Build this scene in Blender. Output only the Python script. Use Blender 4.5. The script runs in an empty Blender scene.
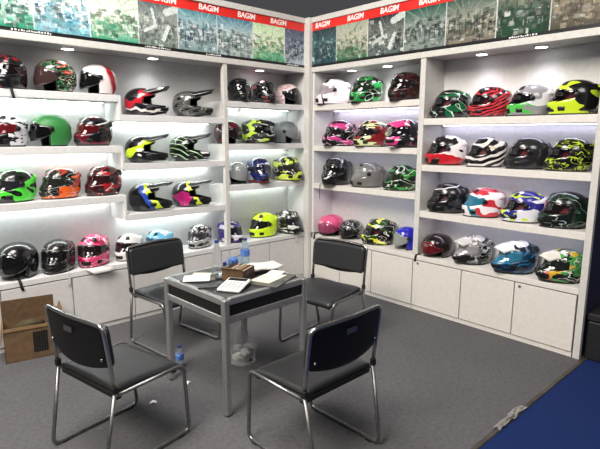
import bpy, bmesh, math, random
import numpy as np
from mathutils import Vector, Matrix

PI = math.pi
scene = bpy.context.scene
COL = scene.collection

def lin(h, a=1.0):
    h = h.lstrip('#')
    c = [int(h[i:i + 2], 16) / 255 for i in (0, 2, 4)]
    c = [x / 12.92 if x <= 0.04045 else ((x + 0.055) / 1.055) ** 2.4 for x in c]
    return (c[0], c[1], c[2], a)

# ------------------------------------------------------------------ camera
F_PX, PITCH, ROLL, YAW = 496.85, 0.1770, 0.0033, 0.7387
cam_d = bpy.data.cameras.new('camera')
cam = bpy.data.objects.new('camera', cam_d)
COL.objects.link(cam)
cam_d.sensor_fit = 'HORIZONTAL'
cam_d.sensor_width = 36
cam_d.lens = F_PX * 36 / 600
cam_d.clip_start = 0.05
fwd = Vector((math.sin(YAW) * math.cos(PITCH), math.cos(YAW) * math.cos(PITCH), -math.sin(PITCH)))
rgt = Vector((math.cos(YAW), -math.sin(YAW), 0))
upv = rgt.cross(fwd)
r2 = rgt * math.cos(ROLL) + upv * math.sin(ROLL)
u2 = -rgt * math.sin(ROLL) + upv * math.cos(ROLL)
M = Matrix((r2, u2, -fwd)).transposed().to_4x4()
M.translation = Vector((-3.9128, -4.1852, 1.65))
cam.matrix_world = M
scene.camera = cam

# ------------------------------------------------------------------ world, lamps, exposure
world = bpy.data.worlds.new('hall_air')
scene.world = world
world.use_nodes = True
world.node_tree.nodes['Background'].inputs[0].default_value = (0.95, 0.92, 1.0, 1)
world.node_tree.nodes['Background'].inputs[1].default_value = 0.07

def area(name, loc, target, size, power, color):
    d = bpy.data.lights.new(name, 'AREA')
    d.shape = 'RECTANGLE'
    d.size, d.size_y = size
    d.energy = power
    d.color = color
    o = bpy.data.objects.new(name, d)
    COL.objects.link(o)
    o.location = loc
    o.rotation_euler = (Vector(target) - Vector(loc)).to_track_quat('-Z', 'Y').to_euler()
    return o
area('hall_light', (-3.6, -1.7, 4.9), (-3.1, -1.3, 0), (2.0, 2.0), 225, (1.0, 0.97, 0.94))
area('hall_light', (-6.2, -3.0, 5.0), (0.1, -2.0, 0.7), (1.8, 1.8), 380, (1.0, 0.91, 0.80))
area('hall_light', (-3.2, -6.5, 5.2), (-2.0, 0.1, 0.8), (2.0, 2.0), 110, (1.0, 0.97, 0.95))
STRIP_POWER = 25.0
SPOT_POWER = 5.0

vs = scene.view_settings
vs.view_transform = 'Standard'
vs.look = 'None'
vs.gamma = 1.0
vs.use_curve_mapping = False
vs.exposure = 0.0

# ------------------------------------------------------------------ materials
def base_mat(name, col, rough=0.5, metal=0.0, spec=0.5, coat=0.0):
    m = bpy.data.materials.new(name)
    m.use_nodes = True
    b = m.node_tree.nodes['Principled BSDF']
    b.inputs['Base Color'].default_value = lin(col) if isinstance(col, str) else col
    b.inputs['Roughness'].default_value = rough
    b.inputs['Metallic'].default_value = metal
    b.inputs['Specular IOR Level'].default_value = spec
    b.inputs['Coat Weight'].default_value = coat
    return m

class NB:
    """small node builder"""
    def __init__(s, m):
        s.t = m.node_tree
        s.b = s.t.nodes['Principled BSDF']
        s.tc = s.t.nodes.new('ShaderNodeTexCoord')
    def n(s, kind, **kw):
        x = s.t.nodes.new(kind)
        for k, v in kw.items():
            setattr(x, k, v)
        return x
    def l(s, a, b):
        s.t.links.new(a, b)
    def math(s, op, a, b=None):
        x = s.n('ShaderNodeMath', operation=op)
        for i, q in enumerate((a, b)):
            if q is None:
                continue
            if hasattr(q, 'is_output'):
                s.l(q, x.inputs[i])
            else:
                x.inputs[i].default_value = q
        return x.outputs[0]
    def mix(s, fac, a, b):
        x = s.n('ShaderNodeMix', data_type='RGBA')
        for i, q in ((0, fac), (6, a), (7, b)):
            if hasattr(q, 'is_output'):
                s.l(q, x.inputs[i])
            else:
                x.inputs[i].default_value = q
        return x.outputs[2]
    def noise(s, scale, detail=2, vec=None, dist=0.0):
        x = s.n('ShaderNodeTexNoise')
        x.inputs['Scale'].default_value = scale
        x.inputs['Detail'].default_value = detail
        x.inputs['Distortion'].default_value = dist
        s.l(vec or s.tc.outputs['Object'], x.inputs['Vector'])
        return x.outputs['Fac']
    def shift(s, k, st=(1, 1, 1)):
        x = s.n('ShaderNodeMapping')
        x.inputs['Location'].default_value = (k * 1.7, k * 0.9, k * 2.3)
        x.inputs['Rotation'].default_value = (0, .45, 0)
        x.inputs['Scale'].default_value = st
        s.l(s.tc.outputs['Object'], x.inputs['Vector'])
        return x.outputs[0]
    def bump(s, h, strength, dist=0.002):
        x = s.n('ShaderNodeBump')
        x.inputs['Strength'].default_value = strength
        x.inputs['Distance'].default_value = dist
        s.l(h, x.inputs['Height'])
        s.l(x.outputs[0], s.b.inputs['Normal'])

def speck_mat(name, c1, c2, scale, rough=0.5, metal=0.0, bump=0.0, lo=0.35, hi=0.65, detail=3, spec=0.5, coat=0.0):
    m = base_mat(name, c1, rough, metal, spec, coat)
    k = NB(m)
    f = k.noise(scale, detail)
    r = k.n('ShaderNodeMapRange')
    r.inputs[1].default_value, r.inputs[2].default_value = lo, hi
    k.l(f, r.inputs[0])
    k.l(k.mix(r.outputs[0], lin(c1), lin(c2)), k.b.inputs['Base Color'])
    if bump:
        k.bump(f, bump)
    return m

def glow_mat(name, col, strength):
    m = base_mat(name, col)
    b = m.node_tree.nodes['Principled BSDF']
    b.inputs['Emission Color'].default_value = lin(col)
    b.inputs['Emission Strength'].default_value = strength
    return m

def helmet_mat(name, base, layers, rough=0.24, coat=0.6):
    m = base_mat(name, base, rough, 0.0, 0.5, coat)
    m.node_tree.nodes['Principled BSDF'].inputs['Coat Roughness'].default_value = 0.06
    k = NB(m)
    cur = lin(base)
    for L in layers:
        c, kind, a = L[0], L[1], L[2:]
        if kind == 'n':
            f = k.noise(a[0], 1.2, k.shift(a[2], (0.62, .9, 1.5)), 0.5)
            fac = k.math('GREATER_THAN', f, a[1])
        elif kind == 'v':
            f = k.noise(a[0] * .8, 1.0, k.shift(a[2], (.75, 1, 1.5)), .5)
            fac = k.math('LESS_THAN', k.math('ABSOLUTE', k.math('SUBTRACT', f, 0.5)), a[1] * .30)
        elif kind == 'w':
            x = k.n('ShaderNodeTexWave', bands_direction='DIAGONAL')
            x.inputs['Scale'].default_value = a[0]
            x.inputs['Distortion'].default_value = a[1]
            x.inputs['Detail'].default_value = 1.0
            k.l(k.shift(a[0] * .1, (a[3][0] + .5, .6, a[3][2])), x.inputs['Vector'])
            fac = k.math('LESS_THAN', x.outputs['Fac'], a[2])
        else:
            d = k.n('ShaderNodeVectorMath', operation='DOT_PRODUCT')
            k.l(k.tc.outputs['Object'], d.inputs[0])
            d.inputs[1].default_value = a[0]
            v = d.outputs['Value']
            w = k.math('MULTIPLY', k.math('SUBTRACT', k.noise(11, 1), 0.5), a[3] * 4)
            v = k.math('ADD', v, w)
            fac = k.math('MULTIPLY', k.math('GREATER_THAN', v, a[1]), k.math('LESS_THAN', v, a[2]))
        cur = k.mix(fac, cur, lin(c))
    if hasattr(cur, 'is_output'):
        k.l(cur, k.b.inputs['Base Color'])
    return m

M_LAM = speck_mat('white_laminate', 'd9d9d8', 'd2d2d2', 30, 0.45)
M_LAMW = speck_mat('warm_white_laminate', 'dcd8d2', 'd6d2cc', 30, 0.45)
M_ALU = speck_mat('white_aluminium', 'cfcdc8', 'c6c4c0', 40, 0.4)
M_DOORL = speck_mat('door_laminate', 'd2d0ce', 'cbc9c8', 20, 0.45)
M_SOFF = speck_mat('soffit_board', 'bdbcbc', 'b5b4b4', 30, 0.5)
M_GAP = base_mat('cabinet_carcass', 'a29f9b', 0.7)
M_STEEL = speck_mat('brushed_steel', 'b8b8b8', 'a8a8a8', 90, 0.36, 0.75)
M_TUBE = speck_mat('chrome_tube', 'b4b4b4', 'a2a2a2', 60, 0.26, 0.95)
M_TUBED = speck_mat('worn_chrome_tube', '8e8e8e', '7c7c7c', 60, 0.34, 0.9)
M_LEATHER = speck_mat('black_leatherette', '2a2b2d', '212224', 220, 0.42, bump=0.25)
M_BACK = speck_mat('black_plastic_shell', '101012', '0b0b0d', 200, 0.5, bump=0.15, spec=0.3)
M_BLACK = speck_mat('black_rubber', '0e0e0f', '161617', 80, 0.7)
M_GLASSTOP = speck_mat('dark_tabletop', '343538', '303134', 25, 0.32)
M_APRON = speck_mat('black_apron', '0c0c0d', '131314', 60, 0.4)
M_LINER = speck_mat('helmet_foam', '0c0c0d', '141415', 120, 0.9)
M_TRIM = speck_mat('helmet_rubber_trim', '0d0d0e', '141415', 100, 0.6)
M_VENT = base_mat('helmet_vent_black', '0b0b0c', 0.45)
M_PAPER = speck_mat('white_paper', 'e6e4e0', 'dcdad6', 18, 0.7)
M_CARD = speck_mat('cardboard', '6a5238', '5a4530', 24, 0.8, bump=0.1)
M_CARDL = speck_mat('cardboard_edge', '856a48', '755c3c', 24, 0.8)
M_LED = glow_mat('led_diffuser', 'f4fcff', 1.0)
M_LENS = glow_mat('downlight_lens', 'ffffff', 9.0)

# carpet: grey needle felt with fine fibre noise and faint worn patches
M_CARPET = base_mat('grey_needle_felt', '58585a', 0.95, spec=0.15)
k = NB(M_CARPET)
f1 = k.mix(0.5, k.noise(38, 5), k.noise(170, 2)); f2 = k.noise(1.6, 5)
mr = k.n('ShaderNodeMapRange'); mr.inputs[1].default_value, mr.inputs[2].default_value = .36, .64; k.l(f1, mr.inputs[0]); f1 = mr.outputs[0]
c1 = k.mix(f1, lin('535253'), lin('676669'))
k.l(k.mix(k.math('MULTIPLY', f2, 0.45), c1, lin('403f41')), k.b.inputs['Base Color'])
k.bump(f1, 0.35, 0.004)
M_BLUE = base_mat('blue_needle_felt', '1c3c86', 0.95, spec=0.15)
k = NB(M_BLUE)
f1 = k.noise(150, 3)
k.l(k.mix(f1, lin('101f4a'), lin('1a2e60')), k.b.inputs['Base Color'])
k.bump(f1, 0.35, 0.004)
M_NAVY = speck_mat('navy_partition', '30304a', '2a2a42', 12, 0.7)
M_HALL = speck_mat('dark_hall_ceiling', '241c1f', '1c1619', 1.2, 0.9)
M_BEAM = speck_mat('grey_truss', '5a5658', '4a4648', 6, 0.6)
M_RED = speck_mat('red_print', 'e0342c', 'd42a26', 3, 0.35)
M_BLKPRINT = speck_mat('black_print', '101214', '16181a', 6, 0.35)
M_WHITEPRINT = base_mat('white_print', 'f2f0ee', 0.5)
M_PHOTO = base_mat('photo_print', '808080', 0.3)
k = NB(M_PHOTO)
at = k.n('ShaderNodeVertexColor', layer_name='print')
k.l(at.outputs['Color'], k.b.inputs['Base Color'])

def clear_mat(name, col, rough=0.03, trans=1.0, ior=1.2):
    m = base_mat(name, col, rough)
    b = m.node_tree.nodes['Principled BSDF']
    b.inputs['Transmission Weight'].default_value = trans
    b.inputs['IOR'].default_value = ior
    return m
M_PET = clear_mat('clear_plastic', 'f6fafc', ior=1.08)
M_BLUEPET = clear_mat('blue_tinted_plastic', 'd4e8f6', trans=0.9, ior=1.1)
M_BAG = clear_mat('clear_bag_film', 'f6f6f6', 0.2, 0.3, 1.1)
M_BAG.node_tree.nodes['Principled BSDF'].inputs['Alpha'].default_value = .3
M_BLUECAP = base_mat('blue_cap', '24357e', 0.4)
M_LABEL = speck_mat('blue_label', '2c4c9c', '5a86c8', 40, 0.4)

# ------------------------------------------------------------------ mesh helpers
class MB:
    def __init__(s):
        s.v, s.f, s.mi, s.sm = [], [], [], []
    def add(s, vs, fs, mi=0, smooth=False):
        o = len(s.v)
        s.v += [tuple(x) for x in vs]
        for f in fs:
            s.f.append(tuple(i + o for i in f)); s.mi.append(mi); s.sm.append(smooth)
    def box(s, x0, x1, y0, y1, z0, z1, mi=0, mat=None):
        vs = [Vector((x, y, z)) for z in (z0, z1) for y in (y0, y1) for x in (x0, x1)]
        if mat is not None:
            vs = [mat @ q for q in vs]
        s.add(vs, [(0, 2, 3, 1), (4, 5, 7, 6), (0, 1, 5, 4), (2, 6, 7, 3), (0, 4, 6, 2), (1, 3, 7, 5)], mi)
    def rbox(s, x0, x1, y0, y1, z0, z1, r, mi=0, mat=None, seg=3):
        """box with vertical edges rounded by r and top/bottom edges chamfered"""
        ring = []
        for (cx, cy, a0) in ((x1 - r, y1 - r, 0), (x0 + r, y1 - r, 90), (x0 + r, y0 + r, 180), (x1 - r, y0 + r, 270)):
            for i in range(seg + 1):
                a = math.radians(a0 + 90 * i / seg)
                ring.append((cx, cy, math.cos(a), math.sin(a)))
        ch = min(r * .5, (z1 - z0) * .3)
        vs = []; n = len(ring)
        for z, q in ((z0, r - ch), (z0 + ch, r), (z1 - ch, r), (z1, r - ch)):
            for cx, cy, ca, sa in ring:
                vs.append(Vector((cx + ca * q, cy + sa * q, z)))
        if mat is not None:
            vs = [mat @ q for q in vs]
        fs = [tuple(range(n))[::-1], tuple(range(3 * n, 4 * n))]
        for kx in range(3):
            for i in range(n):
                j = (i + 1) % n
                fs.append((kx * n + i, kx * n + j, (kx + 1) * n + j, (kx + 1) * n + i))
        s.add(vs, fs, mi)
    def tube(s, pts, r, seg=10, closed=False, mi=0, caps=True):
        pts = [Vector(p) for p in pts]; n = len(pts)
        tang = []
        for i in range(n):
            a = pts[i - 1] if (i or closed) else pts[i]
            b = pts[(i + 1) % n] if (i < n - 1 or closed) else pts[i]
            tang.append((b - a).normalized())
        up = Vector((0, 0, 1)) if abs(tang[0].z) < .9 else Vector((1, 0, 0))
        nrm = tang[0].cross(up).normalized()
        vs = []
        for i in range(n):
            nrm = (nrm - tang[i] * nrm.dot(tang[i])).normalized()
            bn = tang[i].cross(nrm)
            rr = r[i] if isinstance(r, (list, tuple)) else r
            for q in range(seg):
                a = 2 * PI * q / seg
                vs.append(pts[i] + (nrm * math.cos(a) + bn * math.sin(a)) * rr)
        fs = []
        for i in range(n if closed else n - 1):
            for q in range(seg):
                j = (i + 1) % n; q2 = (q + 1) % seg
                fs.append((i * seg + q, i * seg + q2, j * seg + q2, j * seg + q))
        if not closed and caps:
            fs.append(tuple(range(seg))[::-1]); fs.append(tuple(range((n - 1) * seg, n * seg)))
        s.add(vs, fs, mi, True)
    def lathe(s, prof, seg=20, mat=None, mi=0):
        vs = []
        for r, z in prof:
            for q in range(seg):
                a = 2 * PI * q / seg
                vs.append(Vector((r * math.cos(a), r * math.sin(a), z)))
        if mat is not None:
            vs = [mat @ q for q in vs]
        n = len(prof)
        fs = [(i * seg + q, i * seg + (q + 1) % seg, (i + 1) * seg + (q + 1) % seg, (i + 1) * seg + q) for i in range(n - 1) for q in range(seg)]
        if prof[0][0] > 1e-6:
            fs.append(tuple(range(seg))[::-1])
        if prof[-1][0] > 1e-6:
            fs.append(tuple(range((n - 1) * seg, n * seg)))
        s.add(vs, fs, mi, True)
    def grid(s, P, mi=0, smooth=True, keep=None):
        """P[i][j] points"""
        R, Cn = len(P), len(P[0])
        fs = [(i * Cn + j, i * Cn + j + 1, (i + 1) * Cn + j + 1, (i + 1) * Cn + j) for i in range(R - 1) for j in range(Cn - 1) if keep is None or keep(i, j)]
        s.add([q for row in P for q in row], fs, mi, smooth)
    def mesh(s, name, thick=0.0, offset=-1):
        me = bpy.data.meshes.new(name)
        me.from_pydata(s.v, [], s.f)
        for p, mi, sm in zip(me.polygons, s.mi, s.sm):
            p.material_index = mi; p.use_smooth = sm
        bm = bmesh.new(); bm.from_mesh(me)
        bmesh.ops.remove_doubles(bm, verts=bm.verts, dist=1e-5)
        loose = [q for q in bm.verts if not q.link_faces]
        bmesh.ops.delete(bm, geom=loose, context='VERTS')
        bmesh.ops.recalc_face_normals(bm, faces=bm.faces)
        if thick:
            bmesh.ops.solidify(bm, geom=bm.faces[:], thickness=thick)
            bmesh.ops.recalc_face_normals(bm, faces=bm.faces)
        bm.to_mesh(me); bm.free()
        return me
    def build(s, name, mats, parent=None, thick=0.0, bevel=0.0):
        me = s.mesh(name, thick)
        for m in (mats if isinstance(mats, (list, tuple)) else [mats]):
            me.materials.append(m)
        return put(name, me, parent, bevel)

def put(name, me, parent=None, bevel=0.0):
    o = bpy.data.objects.new(name, me)
    COL.objects.link(o)
    if parent is not None:
        o.parent = parent
    if bevel:
        b = o.modifiers.new('bevel', 'BEVEL'); b.width = bevel; b.segments = 2; b.limit_method = 'ANGLE'
    return o

def tag(o, label, cat, group=None, kind=None):
    o['label'] = label; o['category'] = cat
    if group: o['group'] = group
    if kind: o['kind'] = kind
    return o

def structure(o, label=None):
    o['kind'] = 'structure'
    if label: o['label'] = label
    return o

def empty(name, loc, rz, label, cat, group=None):
    o = bpy.data.objects.new(name, None)
    o.empty_display_size = .1
    COL.objects.link(o)
    o.location = loc; o.rotation_euler = (0, 0, rz)
    return tag(o, label, cat, group)

def copy_tree(o, parent=None):
    c = o.copy(); COL.objects.link(c)
    if parent is not None:
        c.parent = parent
    for ch in list(o.children):
        copy_tree(ch, c)
    return c

def bx(name, dims, m, parent=None, bevel=0.0):
    q = MB(); q.box(*dims); return q.build(name, m, parent, bevel=bevel)

# ------------------------------------------------------------------ shell of the place
SOF, BLK0, TOP = 2.335, 2.384, 2.90
LX = -3.72            # left unit runs from here to the corner
RY = -2.965            # right unit's outer end
D = 0.305             # depth of the shelf units
structure(bx('floor', (-9, 0.4, -3.04, 3, -.06, 0), M_CARPET), 'grey carpeted booth floor')
ac = bx('aisle_carpet', (-9, 6, -5.4, -3.041, -.06, 0.0), M_BLUE); tag(ac, 'blue carpet of the aisle in the lower right corner', 'carpet')
structure(bx('floor', (-12, 8, -12, -5.401, -.06, 0), M_CARPET), 'grey hall floor across the aisle')
structure(bx('wall_left', (LX, 0.345, D, D + .04, 0, TOP), M_LAM), 'white back panel of the left shelf wall')
structure(bx('wall_right', (D, D + .04, RY, D, 0, TOP), M_LAM), 'white back panel of the right shelf wall')
structure(bx('ceiling', (-12, 8, -12, 8, 6.2, 6.3), M_HALL), 'dark exhibition hall ceiling')
# hall truss beams seen above the fascia
for i, (x0, y0, x1, y1, w) in enumerate(((-7.5, 0.4, 3.5, 3.4, .22), (-6, 3.2, 6, 5.2, .12), (2.2, -6, 4.6, 5, .2))):
    d = Vector((x1 - x0, y1 - y0, 0)); n = Vector((-d.y, d.x, 0)).normalized() * w
    q = MB(); a, b_ = Vector((x0, y0, 5.7)), Vector((x1, y1, 5.7))
    for dz in (0, .4):
        q.tube([a + n + Vector((0, 0, dz)), b_ + n + Vector((0, 0, dz))], .05, 8)
        q.tube([a - n + Vector((0, 0, dz)), b_ - n + Vector((0, 0, dz))], .05, 8)
    L = d.length; t = 0
    while t < L - .5:
        s0 = a + d.normalized() * t; s1 = a + d.normalized() * (t + .5)
        q.tube([s0 + n, s1 - n], .025, 6); q.tube([s0 - n + Vector((0, 0, .4)), s1 - n], .025, 6)
        t += .5
    structure(q.build('trim_%d' % (20 + i), M_BEAM), 'grey roof truss of the hall')

# posts, end panels, soffits and fascia frames
def trim(i, dims, m, label=None, bevel=0.003):
    return structure(bx('trim_%d' % i, dims, m, bevel=bevel), label)
trim(1, (-.05, 0.0, -.085, 0.0, 0, TOP), M_ALU, 'white corner post')
trim(2, (-1.115, -1.068, -.005, .045, .545, SOF), M_ALU, 'white post in the left wall')
trim(3, (-.005, D, -1.545, -1.49, .545, SOF), M_ALU, 'white divider panel in the right wall')
trim(4, (-.012, .03, RY - .048, RY, 0, TOP), M_ALU, 'white end post of the right wall')
trim(5, (LX, 0, 0, D, SOF, BLK0), M_SOFF, 'soffit of the left wall')
trim(6, (0, D, RY, 0, SOF, BLK0), M_SOFF, 'soffit of the right wall')
trim(7, (LX, -.05, -.014, 0, SOF - .003, BLK0), M_ALU)
trim(8, (-.014, 0, RY, -.085, SOF - .003, BLK0), M_ALU)
trim(9, (LX, -.05, -.02, .04, 2.846, TOP), M_ALU, 'white top rail of the left fascia')
trim(10, (-.02, .04, RY, -.085, 2.846, TOP), M_ALU, 'white top rail of the right fascia')
trim(11, (-.03, 0.0, 0.0, D, .545, SOF), M_LAM)
trim(12, (0.0, D, -.115, -.085, .545, SOF), M_LAM)
trim(13, (LX - .03, LX, 0, D, 0, TOP), M_LAM)
# edge strip between the carpets
q = MB()
q.add([(-9, -3.052, .002), (-9, -3.047, .007), (-9, -3.028, .007), (-9, -3.02, .002), (.3, -3.052, .002), (.3, -3.047, .007), (.3, -3.028, .007), (.3, -3.02, .002)],
      [(0, 1, 5, 4), (1, 2, 6, 5), (2, 3, 7, 6), (0, 4, 7, 3), (0, 3, 2, 1), (4, 5, 6, 7)])
M_STRIP = speck_mat('edge_strip_metal', '56504a', '3a3632', 9, 0.5, 0.4)
structure(q.build('trim_14', M_STRIP), 'metal edge strip between grey and blue carpet')
q = MB(); 
rng = random.Random(4); P = []
for i in range(13):
    P.append([Vector((-1.34 + .34 * i / 12 + rng.uniform(-.01, .01), -3.052 + .042 * j / 4 + rng.uniform(-.006, .006), .0085 + rng.uniform(0, .010))) for j in range(5)])
q.grid(P, 0, False)
M_TAPE = speck_mat('silver_tape', 'b8b6b0', '8e8c86', 60, 0.3, 0.7)
tag(q.build('tape_patch', M_TAPE, thick=.001), 'crumpled silver tape on the carpet edge strip', 'tape')

# outer side of the booth along the aisle
structure(bx('wall_aisle', (.03, 3.2, RY - .044, RY, 0, TOP), M_NAVY), 'dark navy outer side of the right wall, facing the aisle')

# ------------------------------------------------------------------ fascia banners with printed photographs
def paint(style, seed):
    W, H = 44, 38
    rng = np.random.RandomState(seed)
    S = dict(teal=('a8d8c8', 'e4f2ec', '3a9a7c', '2c6c6c'), blue=('9fd0d4', 'eef6f8', '7fb8c4', '2f8fae'), pale=('d4ecd0', 'f0f6e8', '5cae8e', '8fae8a'),
             robot=('70787c', 'b8c0b8', '8a9890', 'dce4e0'), aisle=('5f9aa4', 'd8e4e4', '8ea4a4', '48647a'), roof=('4f8aa0', 'dceae8', 'b8c4be', '7c9c98'),
             green=('cfe8c4', 'eaf4dc', '58b48c', 'a4c49a'), dark=('5a6480', '9aa6b4', 'c4ccd4', '2a3450'), tealdk=('2c4850', '5a7c80', '3c6068', 'a8bcb8'),
             grgreen=('a8b0a0', 'c4c4b4', '3c7c58', '7c8478'), robotdk=('3c3c48', '8c948c', '6a7878', 'd4dcd8'), aisledk=('2c6458', 'a8b0a8', '8c9894', '4a5058'),
             hall=('45645c', 'b0b0a4', '8a8478', '3c4440'), dgreen=('9c9c90', '3c5c4c', '24543c', '6c8474'), beige=('a49c8c', '8c8470', '5c584c', 'c4bca8'))[style]
    c = [np.array(lin(h)[:3]) for h in S]
    img = np.zeros((H, W, 3))
    yy, xx = np.mgrid[0:H, 0:W]
    hor = H * (.5 + .1 * rng.rand())
    for y in range(H):
        t = y / H
        img[y] = c[2] * (1 - t / .45) + c[1] * (t / .45) if t < .45 else c[1] * (1 - (t - .45) / .55) + c[0] * ((t - .45) / .55)
    vx = W * (.25 + .5 * rng.rand())
    # roof trusses and lamp rows running to a vanishing point
    ang = np.arctan2(yy - hor, xx - vx); rad = np.hypot(yy - hor, xx - vx)
    for a in np.linspace(.25, 2.9, 8):
        msk = (np.abs(ang - a - .1 * rng.rand()) < .03) & (rad > 7)
        col = c[1] * 1.1 if rng.rand() < .6 else c[3] * .6
        img[msk] = img[msk] * .6 + col * .4
    # machines, racks, people and windows: small clutter crowding the middle of the hall
    for i in range(230):
        w, h = rng.randint(1, 6), rng.randint(1, 5)
        x, y = rng.randint(0, W - w), int(np.clip(rng.normal(H * .34, H * .17), 0, H - h))
        col = c[rng.randint(4)] * (.1 + 1.15 * rng.rand()) if rng.rand() < .85 else np.array((.9, .93, .92)) * rng.rand()
        img[y:y + h, x:x + w] = img[y:y + h, x:x + w] * .4 + col * .6
    for i in range(5):
        w, h = rng.randint(5, 12), rng.randint(2, 6)
        x, y = rng.randint(0, W - w), int(H * (.08 + .2 * rng.rand()))
        img[y:y + h, x:x + w] = img[y:y + h, x:x + w] * .5 + c[2] * (.4 + .8 * rng.rand()) * .5
    if 'robot' in style:
        for (x0, y0, x1, y1, r) in ((6, 12, 18, 18, 1.6), (18, 18, 14, 32, 1.4), (26, 6, 32, 18, 2.2), (30, 31, 41, 35, 3.4)):
            t = np.clip(((xx - x0) * (x1 - x0) + (yy - y0) * (y1 - y0)) / ((x1 - x0) ** 2 + (y1 - y0) ** 2), 0, 1)
            dd = np.hypot(xx - x0 - t * (x1 - x0), yy - y0 - t * (y1 - y0))
            img[dd < r] = c[3] * (.8 + .3 * rng.rand())
    if style in ('roof', 'aisle', 'hall', 'aisledk'):
        for x in range(2, W, 5):
            img[int(H * .25):int(H * .5), x] *= .5
    img[:, -1] = np.minimum(1, img[:, -1] * .4 + .5)
    img = img ** 1.25 * (.80 + .36 * rng.rand(H, W, 1))
    return np.clip(img, 0, 1)

def photo(parent, a, b_, z0, z1, axis, style, seed):
    img = paint(style, seed)
    H, W = img.shape[:2]
    vs = []
    for i in range(H + 1):
        for j in range(W + 1):
            u = a + (b_ - a) * j / W; z = z0 + (z1 - z0) * i / H
            vs.append((u, -.006, z) if axis == 'x' else (-.006, u, z))
    fs = [(i * (W + 1) + j, i * (W + 1) + j + 1, (i + 1) * (W + 1) + j + 1, (i + 1) * (W + 1) + j) for i in range(H) for j in range(W)]
    me = bpy.data.meshes.new('photo_panel')
    me.from_pydata(vs, [], fs)
    ca = me.color_attributes.new('print', 'FLOAT_COLOR', 'CORNER')
    flat = np.ones((H * W, 4, 4), dtype=np.float32)
    flat[:, :, :3] = img.reshape(-1, 1, 3)
    ca.data.foreach_set('color', flat.ravel())
    me.materials.append(M_PHOTO)
    return put('photo_panel', me, parent)

def text_mesh(name, s, size, m, parent, mat, shear=0.0, bold=0.0):
    cu = bpy.data.curves.new(name, 'FONT')
    cu.body = s; cu.size = size; cu.align_x = 'CENTER'; cu.align_y = 'CENTER'; cu.shear = shear; cu.offset = bold; cu.extrude = .001
    t = bpy.data.objects.new(name, cu); COL.objects.link(t)
    dg = bpy.context.evaluated_depsgraph_get()
    me = bpy.data.meshes.new_from_object(t.evaluated_get(dg))
    bpy.data.objects.remove(t)
    me.materials.clear(); me.materials.append(m)
    me.transform(mat)
    return put(name, me, parent)

def banner(axis, a0, a1, bounds, styles, logos, label, cap):
    root = empty('fascia_banner', (0, 0, 0), 0, label, 'banner', 'printed fascia banners')
    def slab(name, u0, u1, z0, z1, t, m):
        lo, hi = min(u0, u1), max(u0, u1)
        return bx(name, (lo, hi, -t, .0, z0, z1) if axis == 'x' else (-t, .0, lo, hi, z0, z1), m, root)
    slab('backing_board', a0, a1, BLK0, 2.846, .004, M_WHITEPRINT)
    slab('black_band', a0, a1, BLK0, 2.412, .007, M_BLKPRINT)
    slab('red_band', a0, a1, 2.762, 2.846, .007, M_RED)
    for i, st in enumerate(styles):
        photo(root, bounds[i], bounds[i + 1], 2.412, 2.762, axis, st, 11 + i * 7 + (0 if axis == 'x' else 90))
    R = Matrix.Rotation(PI / 2, 4, 'X') if axis == 'x' else Matrix.Rotation(-PI / 2, 4, 'Z') @ Matrix.Rotation(PI / 2, 4, 'X')
    for u in logos:
        loc = Vector((u, -.008, 2.806)) if axis == 'x' else Vector((-.008, u, 2.806))
        text_mesh('logo_lettering', 'BAGIM', .072, M_WHITEPRINT, root, Matrix.Translation(loc) @ R, 0.12, 0.0014)
    # the caption on the black band is too small to read: a row of tiny white marks
    rng = random.Random(5)
    for (u0, u1) in cap:
        u = u0; q = MB()
        while u < u1:
            w = rng.uniform(.006, .014); h = rng.uniform(.006, .013)
            if axis == 'x': q.box(u, u + w, -.0085, -.0072, 2.393, 2.393 + h)
            else: q.box(-.0085, -.0072, u, u + w, 2.393, 2.393 + h)
            u += w + rng.uniform(.004, .012)
        q.build('caption_lettering', M_WHITEPRINT, root)
    return root
banner('x', LX, -.05, [-3.72, -3.16, -2.76, -2.35, -1.95, -1.58, -1.17, -.75, -.33, -.05],
       ['blue', 'teal', 'blue', 'pale', 'robot', 'aisle', 'roof', 'green', 'dark'],
       [-3.40, -2.96, -2.53, -2.11, -1.70, -1.26, -.83, -.42], 'long fascia of factory photos above the left shelves, red band on top',
       [(-2.92, -2.66), (-1.9, -1.66), (-1.3, -1.15), (-.3, -.15)])
banner('y', RY, -.085, [-.085, -.45, -.87, -1.3, -1.73, -2.18, -2.59, RY],
       ['tealdk', 'grgreen', 'robotdk', 'aisledk', 'hall', 'dgreen', 'beige'],
       [-.24, -.70, -1.12, -1.55, -1.97, -2.4, -2.8], 'fascia of factory photos above the right shelves, red band on top', [(-2.5, -2.3)])

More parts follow.
